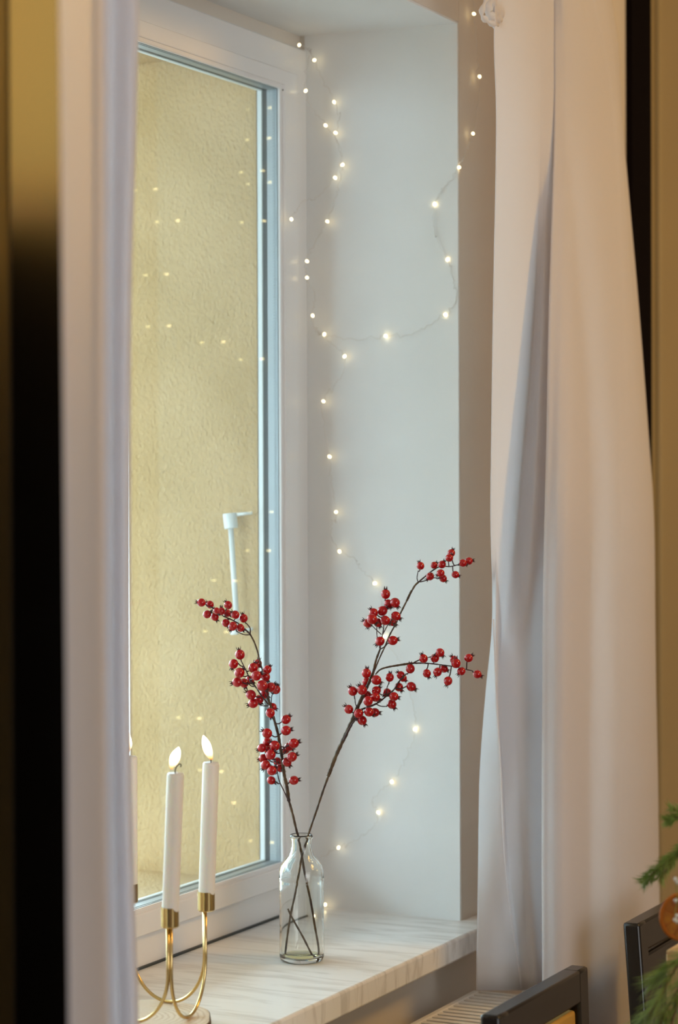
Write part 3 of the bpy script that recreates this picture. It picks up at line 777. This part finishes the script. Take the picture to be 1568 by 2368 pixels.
# ------------------------------------------------------------------ candle holder, candles, wood slice
ZS = SILL + 0.020
CL = at_d(393, 2145, 2.600); CR = at_d(477, 2106, 2.700)
u = (CR - CL); u.z = 0
v2 = Vector((-u.y, u.x, 0))
cz = (CL.z + CR.z) / 2
zb = ZS + 0.0022
stemsP = [Vector((CL.x, CL.y, 0)), Vector((CR.x, CR.y, 0)), Vector((CR.x, CR.y, 0)) + v2 * 1.0, Vector((CL.x, CL.y, 0)) + v2 * 1.0]
h1 = at_d(298, 1750, 2.752)
stemsP[2] = Vector((h1.x, h1.y, 0)); stemsP[3] = stemsP[0] + (stemsP[2] - stemsP[1])
cen = sum(stemsP, Vector()) / 4
ws = thing('wood_slice', 'round wood slice with bark edge under the brass candle holder', 'wood slice', (cen.x, cen.y, SILL))
sm = MB(); n = 72; pts0 = []; pts1 = []
def srad(a): return 0.0885 + 0.0025 * math.sin(3*a + 1) + 0.0015 * math.sin(7*a)
for kx in range(n):
    a = 2*math.pi*kx/n; pts0.append((srad(a)*math.cos(a), srad(a)*math.sin(a)))
vv = [(x*0.99, y*0.99, 0.0) for x, y in pts0] + [(x, y, 0.010) for x, y in pts0] + [(x*0.985, y*0.985, 0.0195) for x, y in pts0]
ff = [(i, (i+1) % n, n + (i+1) % n, n + i) for i in range(n)] + [(n+i, n + (i+1) % n, 2*n + (i+1) % n, 2*n + i) for i in range(n)] + [tuple(range(n-1, -1, -1))]
sm.add(vv, ff)
scn = at_d(322, 2345, 2.66)
so = Vector((scn.x, scn.y, SILL))
ws.location = so
me = sm.mesh('bark_edge', M['bark'], True); link('bark_edge', me, ws, so)
tm = MB(); tm.add([(x*0.975, y*0.975, 0.0200) for x, y in pts0] + [(x*0.975, y*0.975, 0.010) for x, y in pts0], [tuple(range(n))] + [(i, (i+1) % n, n + (i+1) % n, n + i) for i in range(n)])
link('cut_face', tm.mesh('cut_face', M['slice']), ws, so)

ch = thing('candle_holder', 'brass candle holder of bent rods with four cups', 'candle holder', (cen.x, cen.y, ZS))
cup_h = 0.0235; cup_r = 0.0105
cup_me = MB().lathe([(0, 0), (cup_r*0.85, 0), (cup_r, 0.0015), (cup_r, cup_h), (cup_r*0.93, cup_h), (cup_r*0.93, 0.004), (0, 0.004)], 40).mesh('cup', M['brass'], True)
try: cup_me.set_sharp_from_angle(angle=math.radians(35))
except Exception: pass
for p in stemsP:
    link('cup', cup_me, ch, (p.x, p.y, cz))
rr = 0.0021
for i in range(4):
    a = stemsP[i]; b = stemsP[(i+1) % 4]
    d = (b - a).normalized(); a2 = a + d * 0.0029; b2 = b - d * 0.0029
    Rr = (b2 - a2).length / 2; c = (a2 + b2) / 2; pts = []
    pts.append(Vector((a2.x, a2.y, cz + 0.0005))); 
    hh = 0.060
    for q in range(0, 33):
        an = math.pi + math.pi * q / 32
        cx = math.cos(an); sy = math.sin(an)
        pts.append(c + d * (Rr * cx) + Vector((0, 0, zb + hh + sy * hh)))
    pts.append(Vector((b2.x, b2.y, cz + 0.0005)))
    obj('rod', MB().tube(pts, rr, 12), M['brass'], ch, smooth=True)

def candle(i, topz, lean, label, flame_pts, wick_pts, fr):
    p = stemsP[i]; base = Vector((p.x, p.y, cz + 0.005))
    t = thing('candle', label, 'candle', base, 'white taper candles in the brass holder')
    top = Vector((p.x, p.y, topz)) + lean
    ax = (top - base)
    r = 0.0098
    prof = [(0.0, 0.0), (0.0, 0)]
    pts = [base + ax * k for k in (0, 0.02, 0.3, 0.6, 0.985, 0.995, 1.0)]
    rad = [r, r, r, r*1.0, r*1.0, r*0.97, r*0.90]
    pts += [base + ax * 0.990, base + ax * 0.988]
    rad += [r*0.55, 0.0001]
    obj('wax', MB().tube(pts, rad, 36), M['wax'], t, smooth=True)
    dtop = (top - CAM).dot(FWD)
    W = [at_d(x, y, dtop) for x, y in wick_pts]; W[0] = base + ax * 0.985
    obj('wick', MB().tube(crom(W, 5), 0.0007, 8), M['wick'], t, smooth=True)
    F = crom([at_d(x, y, dtop) for x, y, w_ in flame_pts], 6)
    RW = crom([Vector((w_, 0, 0)) for x, y, w_ in flame_pts], 6)
    obj('flame', MB().tube(F, [max(0.0001, q.x * dtop / FPX) for q in RW], 20), M['flame'], t, smooth=True, origin=F[0])
    return t
def top_at(i, px, py):
    p = stemsP[i]; d = (Vector((p.x, p.y, 1.2)) - CAM).dot(YAWF); q = at_d(px, py, d); return q
tL = top_at(0, 406, 1788); pL = stemsP[0]
candle(0, tL.z, Vector((tL.x - pL.x, tL.y - pL.y, 0)), 'white taper candle in front with dark curled wick, left of the tallest one',
       [(398, 1779, 1), (397, 1772, 5), (401, 1762, 10), (406, 1748, 11), (411, 1736, 6.5), (413, 1728, 1)], [(405, 1790), (405, 1782), (409, 1772), (415, 1767), (419, 1769), (417, 1774)], 0)
tR = top_at(1, 488, 1763); pR = stemsP[1]
candle(1, tR.z, Vector((tR.x - pR.x, tR.y - pR.y, 0)), 'white taper candle with tall slanted flame, rightmost in the brass holder',
       [(490, 1756, 2), (487, 1750, 5.5), (482, 1738, 9.5), (477, 1722, 9.5), (473, 1710, 6), (470, 1701, 1)], [(488, 1763), (488, 1756), (488, 1751)], 0)
tH = top_at(2, 299, 1749)
pH = stemsP[2]
candle(2, tH.z, Vector((tH.x - pH.x, tH.y - pH.y, 0)), 'white taper candle half hidden by the edge of the left curtain',
       [(297, 1742, 2), (296, 1735, 6), (296, 1724, 9.5), (297, 1712, 8), (298, 1702, 4.5), (299, 1694, 1)], [(299, 1750), (298, 1742), (297, 1737)], 0)
candle(3, tL.z, Vector((0.002, 0, 0)), 'white taper candle wholly behind the left curtain',
       [(210, 1779, 2), (210, 1772, 6), (210, 1760, 9.5), (211, 1748, 8), (212, 1738, 4.5), (212, 1730, 1)], [(211, 1790), (211, 1782), (211, 1774)], 0)

# ------------------------------------------------------------------ fairy lights
def LP(px, py):
    if px < 724: return on_y(px, py, 1.552)
    if px < 1064: return on_x(px, py, 3.064)
    return on_y(px, py, 1.306)
bulb_me = MB().lathe([(0, -0.0028), (0.0011, -0.0025), (0.0019, -0.0013), (0.0022, 0.0), (0.0020, 0.0013), (0.0012, 0.0023), (0, 0.0027)], 12).mesh('bulb', M['bulb'], True)
def string(label, pts):
    """pts: (px, py, is_bulb)"""
    P = [LP(x, y) for x, y, b in pts]
    t = thing('fairy_lights', label, 'string lights', P[0], 'fairy light strings')
    c = crom(P, 10)
    for i in range(1, len(c) - 1):
        if i % 10: c[i] = c[i] + Vector((-abs(R.gauss(0, .0012)), R.gauss(0, .0015), R.gauss(0, .0020)))
        c[i].x = min(c[i].x, 3.072 if c[i].y > 1.316 else 9)
        if c[i].x > 3.066 and c[i].y < 1.34: c[i].y = min(c[i].y, 1.312)
    obj('wire', MB().tube(c, 0.00042, 5), M['wire'], t, smooth=True)
    for (x, y, b), p in zip(pts, P):
        if b:
            o = link('bulb', bulb_me, t, p); o.rotation_euler = (R.uniform(-1.2, 1.2), R.uniform(-1.2, 1.2), 0)
    return t
string('fairy light wire looped down the upper reveal from the top right', [(1094, -40, 0), (1096, 32, 1), (1102, 110, 0), (1109, 177, 1), (1106, 240, 0), (1094, 309, 1), (1078, 350, 0), (1062, 387, 1), (1030, 430, 0), (1005, 472, 1), (1006, 540, 0), (1035, 600, 1),
        (1050, 650, 0), (1055, 690, 0), (1030, 728, 1), (960, 768, 0), (892, 777, 1), (820, 785, 0), (750, 773, 1), (730, 760, 0), (723, 730, 1), (728, 690, 0), (710, 642, 1), (710, 604, 1), (735, 550, 0), (757, 512, 1), (780, 450, 0), (792, 381, 1),
        (784, 340, 0), (776, 307, 1), (786, 270, 0), (773, 236, 1), (750, 190, 0), (727, 139, 1), (712, 112, 0), (692, 104, 1)])
string('fairy light wire with three bulbs beside the upper window corner', [(716, 128, 0), (707, 210, 1), (722, 250, 0), (753, 290, 1), (790, 345, 0), (775, 411, 1), (735, 455, 0), (697, 470, 0), (674, 507, 1)])
string('fairy light wire hanging down the lower reveal behind the berries', [(735, 765, 0), (760, 790, 0), (797, 824, 1), (790, 870, 0), (748, 928, 1), (750, 990, 0), (762, 1056, 1), (768, 1120, 0), (777, 1184, 1), (766, 1230, 0), (785, 1275, 1), (820, 1290, 0), (835, 1315, 0),
        (867, 1349, 1), (885, 1400, 0), (890, 1472, 1), (930, 1540, 0), (955, 1620, 0), (960, 1686, 1), (945, 1740, 0), (906, 1808, 1), (860, 1850, 0), (875, 1879, 1), (862, 1915, 0), (815, 1948, 0), (783, 1960, 1), (757, 1975, 0), (742, 1998, 0), (738, 2060, 0), (752, 2092, 1)])

# ------------------------------------------------------------------ chairs
def chair(label, X0, X1, Y, zt, pad, rake=0.05):
    t = thing('dining_chair', label, 'chair', ((X0+X1)/2, Y - 0.2, 0), 'dark dining chairs')
    th = 0.024; pw = 0.034
    def leanbox(x0, x1, y0, y1, z0, z1):
        def sh(z): return (z - 0.45) * rake * 0.6
        return MB().hexa([(x0, y0+sh(z0), z0), (x1, y0+sh(z0), z0), (x1, y1+sh(z0), z0), (x0, y1+sh(z0), z0), (x0, y0+sh(z1), z1), (x1, y0+sh(z1), z1), (x1, y1+sh(z1), z1), (x0, y1+sh(z1), z1)])
    s0 = (zt - 0.45) * rake * 0.6
    y0, y1 = Y - s0, Y + th - s0
    # posts lean outwards slightly towards the top
    obj('post', leanbox(X0, X0 + pw, y0, y1, 0.0, zt), M['chairwood'], t, bevel=0.004)
    obj('post', leanbox(X1 - pw, X1, y0, y1, 0.0, zt), M['chairwood'], t, bevel=0.004)
    obj('top_rail', leanbox(X0 + pw - 0.006, X1 - pw + 0.006, y0 + 0.0003, y1 - 0.0003, zt - 0.0405, zt - 0.0003), M['chairwood'], t, bevel=0.003, seg=3)
    obj('lower_rail', leanbox(X0 + pw, X1 - pw, y0, y1, 0.55, 0.59), M['chairwood'], t, bevel=0.003)
    obj('back_pad', leanbox(X0 + pw, X1 - pw - 0.004, y0 + 0.004, y1 - 0.004, 0.59, zt - 0.047), pad, t, bevel=0.004)
    obj('seat', MB().box((X0 - 0.02, Y - 0.40, 0.42), (X1 + 0.02, Y - 0.005, 0.46)), M['chairwood'], t, bevel=0.006)
    obj('seat_cushion', MB().box((X0, Y - 0.39, 0.46), (X1, Y - 0.03, 0.49)), M['mustard'], t, bevel=0.01)
    for xx in (X0, X1 - 0.034):
        obj('leg', MB().box((xx, Y - 0.39, 0), (xx + 0.034, Y - 0.356, 0.42)), M['chairwood'], t, bevel=0.004)
    return t
zt = 1.55 - 0.60
A = on_z(1385, 2236, zt); B = on_z(1128, 2348, zt)
print('chair', A, B)
chair('dark wooden dining chair with mustard back pad, below the right curtain', B.x, A.x, (A.y + B.y) / 2, zt, M['mustard'])
A2 = on_z(1478, 2137, zt)
chair('dark wooden dining chair cut by the right edge, beside the fir branches', A2.x, A2.x + 0.30, A2.y, zt, M['chairwood'], rake=0.12)

# table under the decorations (mostly outside the frame)
tb = thing('table', 'dark dining table carrying the festive decorations at lower right', 'table', (2.5, 0.4, 0))
obj('tabletop', MB().box((1.75, -0.25, 0.72), (2.86, 0.70, 0.75)), M['chairwood'], tb, bevel=0.004)
for xx in (1.85, 2.78):
    for yy in (-0.2, 0.6):
        obj('leg', MB().box((xx, yy, 0), (xx + 0.05, yy + 0.05, 0.72)), M['chairwood'], tb)

# kraft box
kd = 2.52
k0 = at_d(1540, 2197, kd)
kx = thing('kraft_box', 'brown kraft paper box among fir branches at right edge', 'box', (k0.x + 0.07, k0.y - 0.08, 0.75))
obj('box_body', MB().box((k0.x, k0.y - 0.16, 0.751), (k0.x + 0.14, k0.y, k0.z)), M['kraft'], kx, bevel=0.002)

# fir branches
def needle(mb, p, d, L, w=0.0007):
    d = d.normalized(); s = d.cross(Vector((0.3, 0.5, 0.8))).normalized(); q = d.cross(s)
    m1 = p + d * L * 0.4
    mb.add([p, m1 + s*w, m1 + q*w*0.7, m1 - s*w, m1 - q*w*0.7, p + d*L], [(0,1,2), (0,2,3), (0,3,4), (0,4,1), (5,2,1), (5,3,2), (5,4,3), (5,1,4)])
def fir(label, paths, L=0.016, dens=900, spread=0.9, w=0.0008):
    P0 = at_d(*paths[0][-1])
    t = thing('fir_branch', label, 'fir branch', P0, 'fir branches at the right edge')
    nb = MB()
    for path in paths:
        c = crom([at_d(*q) for q in path], 14)
        obj('twig', MB().tube(c, [0.0006 + 0.0012 * i / len(c) for i in range(len(c))], 7), M['firstem'], t, smooth=True)
        tot = sum((c[i+1] - c[i]).length for i in range(len(c)-1))
        for q in range(int(dens * tot)):
            i = R.randrange(len(c) - 1); f_ = R.random()
            p = c[i].lerp(c[i+1], f_); tip = (c[max(i-1, 0)] - c[i+1]).normalized()
            rv = Vector((R.gauss(0, 1), R.gauss(0, 1), R.gauss(0, 1))); rv -= tip * rv.dot(tip); rv.normalize()
            d = tip * R.uniform(0.5, 1.0) + rv * spread * R.uniform(0.6, 1.1)
            needle(nb, p, d, L * R.uniform(0.7, 1.15), w)
    o = obj('needles', nb, M['fir'], t); o['kind'] = 'stuff'
    return t
fd = 2.5
fir('green fir sprig pointing left, middle one, above the orange slice', [[(1492, 2036, fd), (1530, 2003, fd), (1570, 1965, fd), (1640, 1900, fd + .02), (1700, 1980, fd + .04)], [(1528, 2030, fd), (1560, 1985, fd), (1590, 1955, fd)]], 0.0155, 4200, 0.75, 0.0006)
fir('small green fir tip at the right edge, topmost of the sprigs', [[(1546, 1896, fd + .02), (1580, 1888, fd + .02), (1640, 1900, fd + .03), (1700, 2000, fd + .04)], [(1556, 1872, fd + .02), (1590, 1880, fd + .02)]], 0.014, 4000, 0.75, 0.0006)
low = [[(1497, 2350, 2.40), (1530, 2300, 2.40), (1570, 2230, 2.42), (1640, 2160, 2.45)], [(1512, 2400, 2.40), (1540, 2340, 2.40), (1580, 2270, 2.42), (1640, 2200, 2.45)],
       [(1516, 2262, 2.42), (1550, 2235, 2.42), (1590, 2200, 2.44), (1640, 2160, 2.46)], [(1545, 2400, 2.40), (1565, 2330, 2.40), (1600, 2260, 2.44)]]
fir('long needled green fir branches drooping over the chair, lowest at right edge', low, 0.032, 1700, 0.42, 0.0006)

# dried orange slice
oc = at_d(1577, 2120, 2.43)
os_ = thing('orange_slice', 'dried orange slice hanging in front of the dark chair', 'orange slice', oc)
ax = (Vector((-0.55, -0.45, 0.08))).normalized()
q = ax.to_track_quat('Z', 'Y')
def oriented(mb):
    for i, v_ in enumerate(mb.v): mb.v[i] = oc + q @ v_
    return mb
ro = 0.0255
obj('rind', oriented(MB().lathe([(ro*0.90, -0.0026), (ro, -0.0022), (ro*1.03, 0), (ro, 0.0022), (ro*0.90, 0.0026)], 40, closed=True)), M['rind'], os_, smooth=True)
obj('pith', oriented(MB().lathe([(0, -0.0012), (ro*0.92, -0.0012), (ro*0.92, 0.0012), (0, 0.0012)], 32)), M['rind'], os_)
for s_ in range(9):
    a0 = s_ * 2*math.pi/9 + 0.04; a1 = (s_+1) * 2*math.pi/9 - 0.04
    pts = [(0.12*ro*math.cos((a0+a1)/2), 0.12*ro*math.sin((a0+a1)/2))]
    for kx_ in range(6):
        a = a0 + (a1-a0)*kx_/5; rr_ = ro * (0.88 if 0 < kx_ < 5 else 0.82); pts.append((rr_*math.cos(a), rr_*math.sin(a)))
    nn = len(pts)
    obj('segment', oriented(MB().add([(x, y, -0.0022) for x, y in pts] + [(x, y, 0.0022) for x, y in pts],
        [tuple(range(nn-1, -1, -1)), tuple(range(nn, 2*nn))] + [(i, (i+1) % nn, nn + (i+1) % nn, nn+i) for i in range(nn)])), M['flesh'], os_)
# white dried flowers
fl = thing('flower_sprig', 'tiny white dried flowers beside the orange slice', 'flower', at_d(1562, 2125, 2.39))
for (x, y) in ((1561, 2127), (1566, 2118), (1566, 2131), (1562, 2033), (1567, 2040), (1563, 2083)):
    c = at_d(x, y, 2.385); mb = MB()
    for kx_ in range(7):
        a = kx_ * 0.9; d = Vector((math.cos(a), math.sin(a)*0.6, math.sin(a*1.7))).normalized()
        mb.tube([c, c + d*0.0022], [0.0005, 0.0011], 6)
    obj('blossom', mb, M['flower'], fl, smooth=True)
obj('sprig_stalk', MB().tube(crom([at_d(1561, 2030, 2.387), at_d(1566, 2080, 2.388), at_d(1563, 2125, 2.388), at_d(1600, 2190, 2.42)], 6), 0.0004, 5), M['fir'], fl)
# vase just outside the frame that carries the sprigs
vb_ = at_d(1700, 2000, 2.70)
va = thing('vase', 'pale ceramic vase holding fir sprigs just past the right edge', 'vase', (vb_.x, vb_.y - 0.02, 0.75))
link('vase_body', MB().lathe([(0, 0), (0.035, 0), (0.05, 0.05), (0.045, 0.12), (0.022, 0.19), (0.026, 0.22), (0.020, 0.22), (0.016, 0.19), (0.03, 0.1), (0, 0.02)], 32).mesh('vase_body', M['ceramic'], True), va, (vb_.x, vb_.y - 0.02, 0.75))
